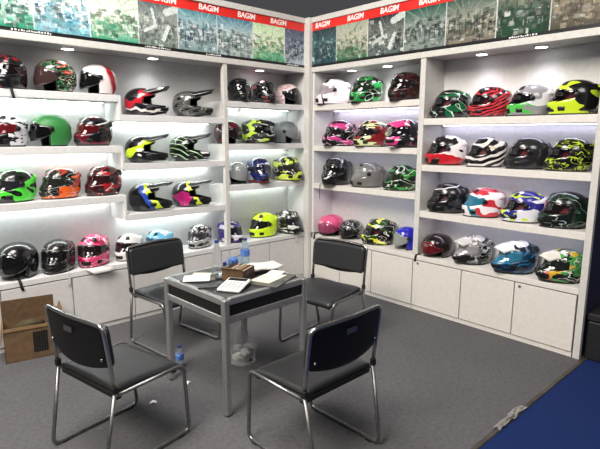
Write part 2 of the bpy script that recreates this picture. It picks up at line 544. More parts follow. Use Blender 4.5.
# ------------------------------------------------------------------ base cabinets and counters
def cabinet(axis, spans, label, m, lock_at=()):
    lo, hi = min(min(s) for s in spans), max(max(s) for s in spans)
    root = empty('base_cabinet', ((lo + hi) / 2, .15, 0) if axis == 'x' else (.15, (lo + hi) / 2, 0), 0, label, 'cabinet', 'low base cabinets')
    ox, oy = root.location.x, root.location.y
    def slab(name, u0, u1, d0, d1, z0, z1, mm, par=root, bev=0.0):
        dims = (u0 - ox, u1 - ox, d0 - oy, d1 - oy, z0, z1) if axis == 'x' else (d0 - ox, d1 - ox, u0 - oy, u1 - oy, z0, z1)
        return bx(name, dims, mm, par, bev)
    slab('body', lo + .001, hi - .001, .004, D - .002, .0, .494, M_GAP)
    slab('plinth', lo, hi, -.002, .003, .0, .038, m)
    for (u0, u1) in spans:
        dr = slab('door', u0 + .002, u1 - .002, -.012, .003, .044, .486, m, bev=.002)
        for (uu, r) in lock_at:
            if u0 < uu < u1:
                q = MB()
                R = Matrix.Rotation(PI / 2, 4, 'X') if axis == 'x' else Matrix.Rotation(-PI / 2, 4, 'Y')
                loc = Vector((uu - ox, -.012 - oy, .462)) if axis == 'x' else Vector((-.012 - ox, uu - oy, .462))
                q.lathe([(.0, -.002), (.011, -.002), (.011, .004), (.008, .006), (.0, .006)], 14, Matrix.Translation(loc) @ R)
                q.build('lock', M_TUBED, dr)
    return root
cabinet('x', [(-3.68, -3.165), (-3.16, -2.647), (-2.642, -2.122)], 'low white cabinet under the left end of the left counter, behind the cardboard box', M_DOORL)
cabinet('x', [(-2.117, -1.607), (-1.602, -1.087)], 'low white cabinet behind the far left chair', M_DOORL)
cabinet('x', [(-1.082, -.567), (-.562, -.055)], 'low white cabinet beside the corner post on the left wall', M_DOORL)
cabinet('y', [(-.995, -.552), (-.547, -.09)], 'low white cabinet beside the corner on the right wall', M_LAMW)
cabinet('y', [(-1.50, -1.0)], 'single-door white cabinet left of the divider line', M_LAMW)
cabinet('y', [(-2.01, -1.505), (-2.485, -2.015), (-2.955, -2.49)], 'wide low white cabinet at the outer end of the right wall, with small locks', M_LAMW, [(-1.56, 1), (-2.53, 1)])
tag(bx('countertop', (LX, -.05, -.014, D - .002, .495, .54), M_LAM, bevel=.003), 'white counter slab along the left wall', 'countertop', 'white counter slabs')
tag(bx('countertop', (-.014, D - .002, RY, -.116, .495, .54), M_LAMW, bevel=.003), 'white counter slab along the right wall', 'countertop', 'white counter slabs')

# ------------------------------------------------------------------ shelves
def shelf(axis, u0, u1, zt, label, m, th=.058):
    dims = (u0, u1, -.004, D - .002, zt - th, zt) if axis == 'x' else (-.004, D - .002, u0, u1, zt - th, zt)
    return tag(bx('wall_shelf', dims, m, bevel=.003), label, 'shelf', 'white display shelves')
for zt, nm in ((1.98, 'top'), (1.56, 'middle'), (1.14, 'lowest')):
    shelf('x', LX, -2.165, zt, nm + ' white shelf of the left bay on the left wall', M_LAM)
for zt, nm in ((1.82, 'top'), (1.405, 'middle'), (.965, 'lowest')):
    shelf('x', -2.14, -1.118, zt, nm + ' white shelf under the motocross helmets', M_LAM)
for zt, nm in ((1.985, 'top'), (1.565, 'middle'), (1.15, 'lowest')):
    shelf('x', -1.066, -.032, zt, nm + ' white shelf of the left wall bay next to the corner', M_LAM)
for zt, nm in ((1.98, 'top'), (1.54, 'middle'), (1.12, 'lowest')):
    shelf('y', -1.488, -.117, zt, nm + ' white shelf of the right wall bay next to the corner', M_LAMW)
for zt, nm in ((1.805, 'top'), (1.392, 'middle'), (.963, 'lowest')):
    shelf('y', RY, -1.547, zt, nm + ' white shelf of the outer right bay', M_LAMW)
# stepped risers joining neighbouring shelves
n = 0
for x0, x1, pairs in ((-2.164, -2.141, ((1.77, 1.98), (1.355, 1.56), (.915, 1.14))), (-1.117, -1.116 + .02, ((1.77, 1.985), (1.355, 1.565), (.915, 1.15)))):
    for z0, z1 in pairs:
        z1 -= .004
        if x0 < -2:
            o = bx('shelf_riser', (x0, x1, -.004, D - .002, z0, z1), M_LAM, bevel=.002)
        else:
            o = bx('shelf_riser', (x0, x1, .046, D - .002, z0, z1), M_LAM, bevel=.002)
        nm = ('upper', 'middle', 'lower')[n % 3]
        tag(o, nm + (' white riser between the left bay and the motocross shelves' if n < 3 else ' white riser behind the post in the left wall'), 'riser', 'white shelf risers')
        n += 1

# LED strips under the shelves
def strip(axis, u0, u1, z, label, power, d=.25, warm=(1, 1, 1)):
    m = bpy.data.materials.new('led_glow'); m.use_nodes = True
    b = m.node_tree.nodes['Principled BSDF']
    b.inputs['Base Color'].default_value = (.9, .9, .9, 1)
    b.inputs['Emission Color'].default_value = (*warm, 1)
    b.inputs['Emission Strength'].default_value = power
    lo, hi = min(u0, u1), max(u0, u1)
    o = bx('led_strip', (lo, hi, d - .012, d + .012, z - .012, z) if axis == 'x' else (d - .012, d + .012, lo, hi, z - .012, z), m)
    return tag(o, label, 'light', 'led strips under the shelves')
CW = (.92, 1.0, .97)
for zt, nm in ((1.93, 'top'), (1.51, 'middle'), (1.09, 'lowest')):
    strip('x', -3.68, -2.2, zt, 'glowing strip under the %s shelf of the left bay' % nm, STRIP_POWER, warm=CW)
for zt, nm in ((1.77, 'top'), (1.355, 'middle'), (.915, 'lowest')):
    strip('x', -2.10, -1.15, zt, 'glowing strip under the %s motocross shelf' % nm, STRIP_POWER, warm=CW)
for zt, nm in ((1.935, 'top'), (1.515, 'middle'), (1.1, 'lowest')):
    strip('x', -1.03, -.08, zt, 'glowing strip under the %s left wall shelf next to the corner' % nm, STRIP_POWER * .6, warm=CW)
VW = (.80, .78, 1.0)
strip('y', -1.45, -.2, 1.93, 'glowing strip under the top shelf of the right bay next to the corner', STRIP_POWER * .55, warm=VW)
for zt, nm in ((1.49, 'middle'), (1.07, 'lowest')):  # unseen strips added to bring violet light into the lower cavities
    strip('y', -1.45, -.2, zt, 'added hidden light strip under the %s shelf of the right bay next to the corner' % nm, STRIP_POWER * .30, .15, VW)
for zt, nm in ((1.342, 'middle'), (.913, 'lowest')):  # also added out of sight, violet fill for the outer bay
    strip('y', -2.95, -1.6, zt, 'added hidden light strip under the %s shelf of the outer right bay' % nm, STRIP_POWER * .30, .15, VW)
strip('y', -2.95, -1.6, 1.755, 'glowing strip under the top shelf of the outer right bay', STRIP_POWER * .45, warm=VW)

# downlights in the soffits
def downlight(x, y, label, col):
    root = empty('downlight', (x, y, SOF), 0, label, 'light', 'round soffit downlights')
    q = MB(); q.lathe([(.042, -.001), (.056, -.001), (.054, -.007), (.044, -.010), (.042, -.004)], 24); q.build('trim_ring', M_ALU, root)
    q = MB(); q.lathe([(.0, -.011), (.044, -.011), (.044, -.003), (.0, -.003)], 24); q.build('lens', M_LENS, root)
    d = bpy.data.lights.new('downlight_lamp', 'SPOT'); d.energy = SPOT_POWER; d.spot_size = math.radians(125); d.spot_blend = .9; d.shadow_soft_size = .03; d.color = col
    o = bpy.data.objects.new('downlight_lamp', d); COL.objects.link(o); o.parent = root; o.location = (0, 0, -.02)
for x, nm in ((-2.49, 'over the doodled helmet on the left wall'), (-1.76, 'over the black and red motocross helmet'), (-.55, 'over the left wall bay next to the corner')):
    downlight(x, .15, 'round white downlight ' + nm, (1, 1, 1))
for y, nm in ((-.52, 'first from the corner'), (-.99, 'second from the corner'), (-1.98, 'third from the corner'), (-2.47, 'fourth from the corner')):
    downlight(.16, y, 'round white downlight in the right wall soffit, ' + nm, (.90, .88, 1.0))

# ------------------------------------------------------------------ helmets
NA, NR = 20, 24        # columns in front opening, columns at the rear
def sstep(a, b_, x):
    t = min(1, max(0, (x - a) / (b_ - a))); return t * t * (3 - 2 * t)
KIND = dict(
    full=dict(H=.262, chin=.048, cn=1.8, ap=74, lo=(.098, .122), hi=(.188, .168), zb=.0),
    mx=dict(H=.258, chin=.105, cn=1.5, ap=64, lo=(.092, .112), hi=(.205, .172), zb=.022),
    mxv=dict(H=.258, chin=.085, cn=1.6, ap=66, lo=(.094, .114), hi=(.200, .172), zb=.015),
    jet=dict(H=.258, chin=.0, cn=2.1, ap=70, lo=(.0, .0), hi=(.192, .150), zb=.0),
    half=dict(H=.205, chin=.0, cn=2.1, ap=66, lo=(.0, .0), hi=(.132, .080), zb=.0))
def shell_pt(K, a, z, off=0.0, chin=None):
    H = K['H']; zc = H * .50
    zz = (z - zc) / (H - zc) if z >= zc else (zc - z) / (H * .92)
    s = max(0.0, 1 - min(1, zz) ** 2.25) ** (1 / 2.25)
    c = K['chin'] if chin is None else chin
    ch = c * (1 - sstep(.085, .150, z)) * (1 if c < .06 else (.75 + .25 * sstep(0, .05, z)))
    ca, sa = math.cos(a), math.sin(a)
    if ca > 0:
        L = .148 + ch; n = K['cn'] if z < .12 else 2.1
        if .12 <= z < .17: n = K['cn'] + (2.1 - K['cn']) * (z - .12) / .05
    else:
        L = .165 - .030 * (1 - sstep(0, .07, z)); n = 2.15
    w = .123
    r = 1 / ((abs(ca) / L) ** n + (abs(sa) / w) ** n) ** (1 / n)
    p = Vector((r * s * ca, r * s * sa, z))
    if off:
        c0 = Vector((0, 0, zc)); d = (p - c0)
        p = p + d.normalized() * off
    return p
def edges(K, a):
    ap = math.radians(K['ap']); t = sstep(0, 1, min(1, abs(a) / ap))
    lo = K['lo'][0] + (K['lo'][1] - K['lo'][0]) * t
    hi = K['hi'][0] + (K['hi'][1] - K['hi'][0]) * t
    zb = K['zb'] * max(0, math.cos(a)) ** 2
    return zb, max(lo, zb + .001), hi
def cols(K):
    ap = math.radians(K['ap'])
    f = [-ap + 2 * ap * i / NA for i in range(NA + 1)]
    r = [ap + (2 * PI - 2 * ap) * i / NR for i in range(1, NR + 1)]
    return f + r
R1, R2, R3 = 5, 5, 11
def shell_grid(K, off=0.0, port=True):
    A = cols(K); P = []
    for i in range(R1 + R2 + R3 + 1):
        row = []
        for a in A:
            a_ = a if a <= PI else a - 2 * PI
            zb, lo, hi = edges(K, a_)
            H = K['H']
            if i <= R1: z = zb + (lo - zb) * i / R1
            elif i <= R1 + R2: z = lo + (hi - lo) * (i - R1) / R2
            else:
                zc = H * .5; e0 = math.asin((hi - zc) / (H - zc)); e = e0 + (PI / 2 - e0) * (i - R1 - R2) / R3
                z = zc + (H - zc) * math.sin(e)
            row.append(shell_pt(K, a, min(z, H - 1e-6), off))
        P.append(row)
    keep = None
    if port:
        first = 0 if K['lo'][0] == 0 else R1
        keep = lambda i, j: not (j < NA and first <= i < R1 + R2)
    return P, keep
def patch(mb, K, a0, a1, z0, z1, off, n=8, m=6, chin=None, mi=0):
    """raised pad that follows the shell and tapers to it at its rim"""
    P = []
    for i in range(m + 1):
        row = []
        for j in range(n + 1):
            u, v = j / n, i / m
            e = min(u, 1 - u, v, 1 - v) * 5
            o = -.003 + (off + .003) * min(1, e)
            row.append(shell_pt(K, math.radians(a0 + (a1 - a0) * u), z0 + (z1 - z0) * v, o, chin))
        P.append(row)
    mb.grid(P, mi)
CACHE = {}
def hm(kind, part, k=0):
    key = (kind, part, k)
    if key in CACHE: return CACHE[key]
    K = KIND[kind]; q = MB(); th = 0.0
    if part == 'shell':
        P, keep = shell_grid(K); q.grid(P, 0, True, keep); th = .010
    elif part == 'liner':
        P, keep = shell_grid(K, -.013); q.grid(P, 0, True, keep); th = .012
    elif part == 'visor':
        ap = K['ap'] + 7; P = []
        jet = kind in ('jet', 'half')
        for i in range(9):
            row = []
            for j in range(25):
                a = math.radians(-ap + 2 * ap * j / 24)
                _, lo, hi = edges(K, min(abs(a), math.radians(K['ap'])))
                e = abs(j - 12) / 12
                z0 = (K['H'] * .16 + .06 * e ** 2) if jet else lo - .008 + .012 * e ** 3
                z1 = hi + .010
                row.append(shell_pt(K, a, z0 + (z1 - z0) * i / 8, (.004), .010 if jet else K['chin'] * .8))
            P.append(row)
        q.grid(P); th = .003
    elif part == 'chin_vent':
        a0, a1, dz, of = ((-16, 16, .0, .006), (30, 52, .006, .005), (-52, -30, .006, .005))[k]
        patch(q, K, a0, a1, .022 + dz, .066, of)
    elif part == 'top_vent':
        patch(q, K, *((18, 44), (-44, -18))[k], K['H'] * .82, K['H'] * .955, .007)
    elif part == 'rear_spoiler':
        patch(q, K, 132, 228, K['H'] * .63, K['H'] * .86, .020, 12, 8)
    elif part == 'visor_pivot':
        for s in ((1, -1)[k],):
            c = shell_pt(K, s * math.radians(K['ap'] + 9), (K['lo'][1] + K['hi'][1]) / 2 if kind == 'full' else K['hi'][1] - .01, .006)
            nrm = Vector((c.x * .25, c.y, 0)).normalized()
            q.lathe([(.0, -.01), (.021, -.01), (.021, .002), (.017, .005), (.0, .006)], 18, Matrix.Translation(c) @ nrm.to_track_quat('Z', 'Y').to_matrix().to_4x4())
    elif part == 'edge_trim':
        ap = math.radians(K['ap']); pts = []
        if K['lo'][0] == 0:
            for i in range(33):
                a = ap + (2 * PI - 2 * ap) * i / 32; pts.append(shell_pt(K, a, .005, -.002))
            for i in range(1, 4): pts.append(shell_pt(K, -ap, .005 + (K['hi'][1] - .005) * i / 4, -.002))
            for i in range(13):
                a = -ap + 2 * ap * i / 12; pts.append(shell_pt(K, a, edges(K, a)[2], -.002))
            for i in range(3, 0, -1): pts.append(shell_pt(K, ap, .005 + (K['hi'][1] - .005) * i / 4, -.002))
        else:
            for i in range(48):
                a = 2 * PI * i / 48; a_ = a if a <= PI else a - 2 * PI
                pts.append(shell_pt(K, a, edges(K, a_)[0] + .005, -.002))
        q.tube(pts, .006, 8, True)
    elif part == 'peak':
        P = []; adv = kind == 'mxv'
        for i in range(9):
            v = i / 8; row = []
            for j in range(13):
                u = -1 + j / 6
                wid = .098 - .030 * v
                x = .050 + (.165 if adv else .215) * v - .045 * u * u * (.4 + .6 * v)
                base = shell_pt(K, math.radians(62 * u), .222, .006)
                z = .246 + (.012 * v - .048 * v * v if adv else .040 * v - .010 * v * v) - (.052 - .016 * v) * u * u
                pnt = Vector((x, wid * u, z))
                if v < .26:
                    t = v / .26; b0 = Vector((base.x * .75, base.y * 1.0, base.z + .012))
                    pnt = b0.lerp(pnt, t)
                row.append(pnt)
            P.append(row)
        q.grid(P); th = .005
    elif part == 'chin_grille':
        a0, a1, dz, of = ((-20, 20, .0, .004), (34, 58, .005, .005), (-58, -34, .005, .005))[k]
        patch(q, K, a0, a1, .040 + dz, .080 + dz, of)
    me = q.mesh('helmet_' + part, th)
    me.materials.append(M_VENT)
    for p in me.polygons: p.use_smooth = True
    CACHE[key] = me
    return me
PARTS = dict(full=['shell', 'liner', 'visor', 'visor_pivot', 'chin_vent', 'top_vent', 'rear_spoiler', 'edge_trim'],
             mx=['shell', 'liner', 'peak', 'chin_grille', 'top_vent', 'edge_trim'],
             mxv=['shell', 'liner', 'visor', 'peak', 'chin_grille', 'rear_spoiler', 'edge_trim'],
             jet=['shell', 'liner', 'visor', 'visor_pivot', 'edge_trim'], half=['shell', 'liner', 'visor', 'edge_trim'])
GROUPS = dict(full='full-face helmets on the shelves', mx='motocross helmets on the centre shelves', mxv='peaked helmets on the shelves', jet='open-face helmets on the shelves', half='half helmets on the counters')
NAMES = dict(full='full_face_helmet', mx='motocross_helmet', mxv='peaked_helmet', jet='open_face_helmet', half='half_helmet')
def ribbon(name, pts, w, m, parent, side):
    q = MB(); s = Vector(side).normalized() * w / 2
    q.grid([[Vector(p) - s, Vector(p) + s] for p in pts]); return q.build(name, m, parent, thick=.002)
M_PEAK = speck_mat('black_peak_paint', '131315', '1d1d1f', 14, .3, coat=.5)
M_TAG = base_mat('white_tag_card', 'c4c4c2', 0.7)
HELMETS = [
    ('L1', -2.93, 0.143, 1.98, -123.0, 0.965, 'full', '701018', [('8c1420', 'n', 9, 0.56, 1), ('c8c8c8', 'b', (0.3, 0, 1), 0.19, 0.2, 0.01)], '141416', 'black and red full-face helmet cut by the left edge, top left shelf', 'strap'),
    ('L1', -2.602, 0.15, 1.98, -172.6, 0.989, 'jet', '3a2a2a', [('1f7a44', 'v', 44, 0.1, 2), ('c03a34', 'n', 20, 0.61, 2), ('d8d0b8', 'v', 30, 0.05, 5), ('2a8a50', 'n', 26, 0.66, 7)], '15181a', 'black open-face helmet covered in red, green and white doodles', ''),
    ('L1', -2.266, 0.15, 1.98, -178.7, 0.954, 'jet', '0a0a0c', [('a01824', 'b', (-1, 0, 0.25), 0.1, 0.15, 0.012), ('c8a0a0', 'b', (-1, 0, 0.25), 0.085, 0.1, 0.012)], 'e6dcdc', 'white open-face helmet with black visor and red flame at the rear', ''),
    ('L2', -2.969, 0.15, 1.56, -149.1, 0.925, 'full', '5a1018', [('15151a', 'n', 26, 0.55, 3), ('101012', 'b', (1, 0, 0), 0.1, 0.2, 0.02)], 'dcdce0', 'white and black speckled full-face helmet with dark red visor', ''),
    ('L2', -2.671, 0.15, 1.56, -179.5, 0.967, 'jet', '060608', [], '2f7a3a', 'plain matt green open-face helmet with black visor', ''),
    ('L2', -2.324, 0.15, 1.56, -166.7, 0.939, 'full', '4a0c10', [('d8d8d8', 'b', (0.25, 0, 1), 0.186, 0.196, 0.004), ('5a0e20', 'n', 7, 0.52, 4)], '101013', 'black and maroon full-face helmet with white line round a dark red visor', ''),
    ('L3', -2.957, 0.15, 1.14, -161.8, 0.945, 'full', '202024', [('101410', 'n', 8, 0.5, 5), ('7030a0', 'n', 12, 0.68, 9)], '4fdc3c', 'bright green and black full-face helmet, left end of its shelf', ''),
    ('L3', -2.62, 0.15, 1.14, -168.1, 0.942, 'full', '20221e', [('16181a', 'n', 7, 0.47, 6), ('b04030', 'n', 9, 0.6, 8), ('c8c8c0', 'v', 16, 0.03, 3)], 'e86420', 'orange and black full-face helmet with red patches', ''),
    ('L3', -2.268, 0.15, 1.14, -161.9, 0.964, 'full', '2a1012', [('d0c8c0', 'v', 9, 0.05, 4), ('3a0a10', 'n', 8, 0.5, 6)], 'a01c28', 'dark red full-face helmet with pale outlines, third on its shelf', ''),
    ('LC', -2.997, 0.143, 0.54, -142.6, 1.074, 'jet', '0c0c0e', [], '121214', 'glossy plain black open-face helmet at the left end of the counter', 'strap'),
    ('LC', -2.687, 0.148, 0.54, -131.0, 0.985, 'full', '121214', [('c8ccc8', 'v', 20, 0.03, 8), ('1b1c1c', 'n', 8, 0.5, 8)], '161718', 'black full-face helmet with white scribbles on the counter', ''),
    ('LC', -2.396, 0.147, 0.54, -132.8, 0.998, 'full', '1c1416', [('f0d0d8', 'v', 13, 0.06, 2), ('a01e48', 'n', 8, 0.56, 3)], 'e04878', 'pink full-face helmet with white graphics on the counter', ''),
    ('MC', -2.079, 0.15, 0.54, -149.7, 0.86, 'full', '1a1416', [('201a1c', 'b', (1, 0, -0.3), 0.07, 0.12, 0.02)], 'e0dcda', 'white full-face helmet with dark front behind the chair back', ''),
    ('MC', -1.783, 0.15, 0.54, -166.0, 0.86, 'full', '205070', [('e8f0f4', 'n', 8, 0.58, 2)], '6cc0e4', 'light blue helmet peeping over the chair back', ''),
    ('MC', -1.341, 0.15, 0.54, -154.0, 0.86, 'full', '303034', [('e0e0e0', 'w', 26, 6, 0.5, (0.5, 0, 1)), ('18181a', 'n', 9, 0.58, 3)], '1a1a1c', 'black and white striped helmet beside the counter post', ''),
    ('M1', -1.881, 0.15, 1.82, -43.7, 0.947, 'mx', '0', [('b01828', 'b', (-0.5, 0, 1), 0.115, 0.215, 0.03), ('17161a', 'n', 8, 0.56, 4), ('d8d4d0', 'b', (0, 0, 1), 0.05, 0.075, 0.03)], '17161a', 'black and red motocross helmet on the top centre shelf', ''),
    ('M1', -1.412, 0.15, 1.82, -48.5, 0.951, 'mx', '0', [('4a4a48', 'n', 10, 0.5, 12), ('8a8a84', 'v', 18, 0.05, 3)], '131312', 'black and grey motocross helmet on the top centre shelf', ''),
    ('M2', -1.903, 0.15, 1.405, -43.5, 0.931, 'mx', '0', [('c4e020', 'b', (-0.6, 0, 1), 0.11, 0.185, 0.03), ('e0e0dc', 'n', 9, 0.7, 3)], '121214', 'neon yellow and black motocross helmet with white patch, middle centre shelf', ''),
    ('M2', -1.462, 0.15, 1.405, -48.1, 0.959, 'mx', '0', [('a8d0a0', 'w', 9, 3, 0.08, (0.6, 0, 1)), ('e0e0dc', 'n', 10, 0.69, 6)], '101211', 'black motocross helmet with pale green lines, middle centre shelf', ''),
    ('M3', -1.889, 0.15, 0.965, -43.6, 0.978, 'mx', '0', [('c8e030', 'b', (0.8, 0, 0.5), 0.115, 0.16, 0.012), ('2c4ca8', 'b', (0.8, 0, 0.5), 0.08, 0.115, 0.012)], '121316', 'black motocross helmet with blue and neon yellow chevron, lowest centre shelf', ''),
    ('M3', -1.457, 0.15, 0.965, -48.1, 0.944, 'mx', '0', [('d0e040', 'b', (0.8, 0, 0.5), 0.12, 0.16, 0.014), ('b0206c', 'n', 7, 0.585, 5)], '131216', 'black motocross helmet with magenta and neon chevron, lowest centre shelf', ''),
    ('R1', -0.833, 0.141, 1.985, -105.2, 0.921, 'full', '18181a', [('3a3c3c', 'v', 14, 0.04, 2)], '101113', 'black full-face helmet next to the post on the top shelf', ''),
    ('R1', -0.512, 0.139, 1.985, -90.5, 0.921, 'full', '141416', [('b04848', 'n', 13, 0.63, 3), ('6a6a70', 'v', 16, 0.05, 4)], '131315', 'black full-face helmet with small red graphics on the top shelf', ''),
    ('R1', -0.164, 0.144, 1.985, -75.3, 0.903, 'jet', '121214', [('f0e4e4', 'v', 24, 0.06, 5), ('c89aa4', 'n', 16, 0.6, 5)], 'dcc4c8', 'pale pink and white patterned helmet with black visor near the corner', ''),
    ('R2', -0.963, 0.15, 1.565, -55.0, 0.905, 'jet', '181014', [('2a1016', 'n', 7, 0.55, 3)], '541422', 'dark maroon helmet seen on both sides of the post', ''),
    ('R2', -0.613, 0.132, 1.565, -62.9, 1.008, 'mxv', '101412', [('b8dc30', 'n', 9, 0.6, 13), ('c8ccc0', 'v', 14, 0.05, 3)], '121413', 'black and neon green peaked helmet beside the matt grey one', ''),
    ('R2', -0.196, 0.144, 1.565, -58.4, 0.953, 'jet', '707478', [], '5c6264', 'matt grey open-face helmet with pale visor near the corner', ''),
    ('R3', -0.875, 0.144, 1.15, -90.6, 0.889, 'jet', 'b0b4b4', [('d8dcd8', 'n', 6, 0.5, 4)], '8c9090', 'small grey and white helmet just right of the post', ''),
    ('R3', -0.6, 0.125, 1.15, -102.6, 1.012, 'full', '181c30', [('dfe2ea', 'n', 9, 0.58, 3), ('901a20', 'b', (0, 0, 1), 0.0, 0.03, 0.01)], '18225e', 'navy blue and white full-face helmet with red lower edge', ''),
    ('R3', -0.191, 0.124, 1.15, -74.5, 1.023, 'full', '26261c', [('1a1a18', 'n', 10, 0.5, 5), ('e8e8d8', 'v', 12, 0.04, 5)], 'c4d83c', 'yellow and black full-face helmet with white lines near the corner', ''),
    ('RC', -0.968, 0.15, 0.54, -76.4, 0.86, 'full', '1a1a20', [('d8d0e4', 'n', 10, 0.6, 2)], '3c2c80', 'purple helmet with white marks behind the post on the counter', ''),
    ('RC', -0.515, 0.15, 0.54, -177.8, 1.006, 'full', '161a10', [('a8c010', 'b', (1, 0, 0.6), 0.2, 0.21, 0.01)], 'cdf01c', 'plain neon yellow full-face helmet with dark visor on the counter', ''),
    ('RC', -0.173, 0.125, 0.54, -87.0, 1.001, 'full', '1a1a1a', [('d4d4d0', 'n', 17, 0.54, 3), ('8a8a88', 'v', 14, 0.05, 6)], '141415', 'black helmet with white skull-like patches near the corner, on the counter', 'tag'),
    ('A1', 0.13, -0.293, 1.98, -216.0, 1.059, 'full', 'cfc4cc', [('d8c8d0', 'n', 9, 0.62, 2), ('1a1618', 'b', (1, 0, -0.2), 0.11, 0.122, 0.01)], 'f0e6ee', 'plain white full-face helmet on the top shelf of the right wall, beside the corner', ''),
    ('A1', 0.125, -0.764, 1.98, -199.5, 1.028, 'full', '1a2a1c', [('121613', 'n', 8, 0.5, 4), ('d0ecd0', 'v', 11, 0.03, 3)], '1f8a3c', 'metallic green and black full-face helmet on the top shelf', ''),
    ('A1', 0.124, -1.247, 1.98, -195.7, 1.025, 'full', '1a1214', [('401418', 'w', 18, 5, 0.55, (0.4, 0, 1)), ('5a4a40', 'v', 14, 0.03, 5)], '161012', 'dark brown and black full-face helmet against the divider, top shelf', ''),
    ('A2', 0.123, -0.398, 1.54, -206.1, 1.057, 'full', '1c141a', [('141216', 'n', 9, 0.52, 6), ('e8d8e4', 'v', 11, 0.05, 2)], 'c43c84', 'magenta and black full-face helmet with white outlines', ''),
    ('A2', 0.129, -0.843, 1.54, -207.7, 1.032, 'full', '1c1012', [('7c1a20', 'n', 9, 0.5, 7), ('141214', 'n', 12, 0.6, 8)], 'd4e0a8', 'red, pale yellow-green and black full-face helmet, middle of its shelf', ''),
    ('A2', 0.121, -1.272, 1.54, -193.7, 1.039, 'mxv', '14141a', [('e8408c', 'b', (1, 0, 0.3), 0.165, 0.3, 0.02), ('e4e0e4', 'n', 12, 0.6, 3), ('8a2050', 'n', 8, 0.66, 4)], '16141a', 'black and white peaked helmet with hot pink front', 'peak:e8408c'),
    ('A3', 0.104, -0.376, 1.12, -177.3, 1.12, 'full', '101012', [('e8e8ec', 'b', (0.9, 0, 1), 0.235, 0.247, 0.004), ('26262c', 'n', 8, 0.55, 3)], '141418', 'black full-face helmet with one white stripe and a dangling strap', 'strap'),
    ('A3', 0.145, -0.792, 1.12, -220.0, 0.982, 'full', 'b0b0b0', [], '6e6c6a', 'plain gunmetal grey helmet in the middle of its shelf', ''),
    ('A3', 0.15, -1.212, 1.12, -223.7, 0.961, 'full', '1c2a1c', [('2f8c3a', 'n', 10, 0.52, 5), ('d8e4d4', 'v', 11, 0.05, 6)], '142016', 'dark green and black full-face helmet with white lines against the divider', ''),
    ('AC', 0.11, -0.293, 0.54, -159.0, 1.12, 'half', '8c3a58', [('e48aa8', 'n', 7, 0.66, 3)], 'd0507c', 'glossy pink half helmet at the corner end of the counter', 'strap'),
    ('AC', 0.129, -0.582, 0.54, -170.7, 0.983, 'half', '1a1a1a', [('d0d0cc', 'v', 22, 0.06, 4)], '161618', 'small black half helmet with white scribbles beside the pink one', ''),
    ('AC', 0.142, -0.978, 0.54, -221.5, 1.013, 'full', '901c2c', [('e0e430', 'n', 10, 0.585, 6), ('101212', 'n', 9, 0.5, 4), ('f0ece0', 'v', 14, 0.04, 4)], '284a1c', 'black, yellow and green splattered full-face helmet on the counter', ''),
    ('AC', 0.15, -1.306, 0.54, -212.6, 0.86, 'jet', 'c0c4c0', [], '1c1ca8', 'bright blue helmet with clear visor against the divider on the counter', ''),
    ('B1', 0.15, -1.723, 1.805, -228.7, 0.96, 'full', 'a05860', [('0f5a34', 'n', 8, 0.54, 4), ('c8e0d0', 'v', 9, 0.03, 3)], '141614', 'black full-face helmet with dark green panels and painted pink visor reflection, top shelf', ''),
    ('B1', 0.15, -2.09, 1.805, -232.6, 0.963, 'full', '7a1c24', [('241014', 'w', 16, 7, 0.4, (0.5, 0, 1))], 'c83440', 'red full-face helmet swirled with black lines, top shelf', ''),
    ('B1', 0.15, -2.431, 1.805, -236.5, 0.935, 'full', '0c0c0e', [('4fb84c', 'b', (0.45, 0, -1), -0.075, 0.1, 0.02), ('141416', 'b', (-0.3, 0, 1), 0.24, 0.3, 0.02), ('8c8c90', 'n', 6, 0.56, 3)], 'd8d8dc', 'silver and white full-face helmet with green chin and black visor', ''),
    ('B1', 0.15, -2.755, 1.805, -240.5, 0.985, 'full', 'b04858', [('141515', 'n', 7, 0.52, 9), ('16161a', 'b', (-0.25, 0, 1), 0.235, 0.4, 0.02)], 'c4dc2c', 'neon yellow and black full-face helmet at the outer end, top shelf', ''),
    ('B2', 0.147, -1.712, 1.392, -228.5, 1.011, 'full', 'b05864', [('c01c28', 'b', (0.2, 0, -1), -0.085, 0.1, 0.02), ('161416', 'n', 8, 0.56, 5)], 'f0e8e8', 'white, red and black full-face helmet next to the divider', ''),
    ('B2', 0.15, -2.095, 1.392, -232.7, 0.949, 'full', 'a86468', [('141416', 'w', 8, 4, 0.62, (0.6, 0, 1)), ('c8a468', 'n', 8, 0.62, 3)], 'e4e0dc', 'white full-face helmet with black and gold stripes', ''),
    ('B2', 0.15, -2.443, 1.392, -236.7, 0.95, 'full', 'a04850', [('3a3a3e', 'n', 5, 0.6, 2)], '232326', 'plain dark grey full-face helmet, third on its shelf', ''),
    ('B2', 0.15, -2.76, 1.392, -240.5, 0.95, 'full', 'b04058', [('b4cc34', 'v', 27, 0.075, 7), ('b4cc34', 'n', 22, 0.66, 3)], '131412', 'black full-face helmet scrawled with neon yellow marks', ''),
    ('B3', 0.147, -1.759, 0.963, -229.0, 1.019, 'full', '907078', [('e4dce0', 'b', (0.2, 0, 1), 0.225, 0.233, 0.006), ('2c2c30', 'n', 8, 0.6, 4)], '121215', 'black full-face helmet with thin white brow line next to the divider', ''),
    ('B3', 0.15, -2.098, 0.963, -232.7, 0.965, 'full', '28708c', [('c83040', 'n', 7, 0.54, 5), ('2c94a4', 'b', (1, 0, -0.6), 0.06, 0.1, 0.03)], 'f0e8ec', 'white full-face helmet with red and teal panels', ''),
    ('B3', 0.15, -2.453, 0.963, -236.8, 0.966, 'full', 'a05864', [('2c2c88', 'n', 7, 0.48, 6), ('c8e040', 'n', 8, 0.6, 8)], 'e6e6f0', 'white, navy blue and neon yellow full-face helmet', ''),
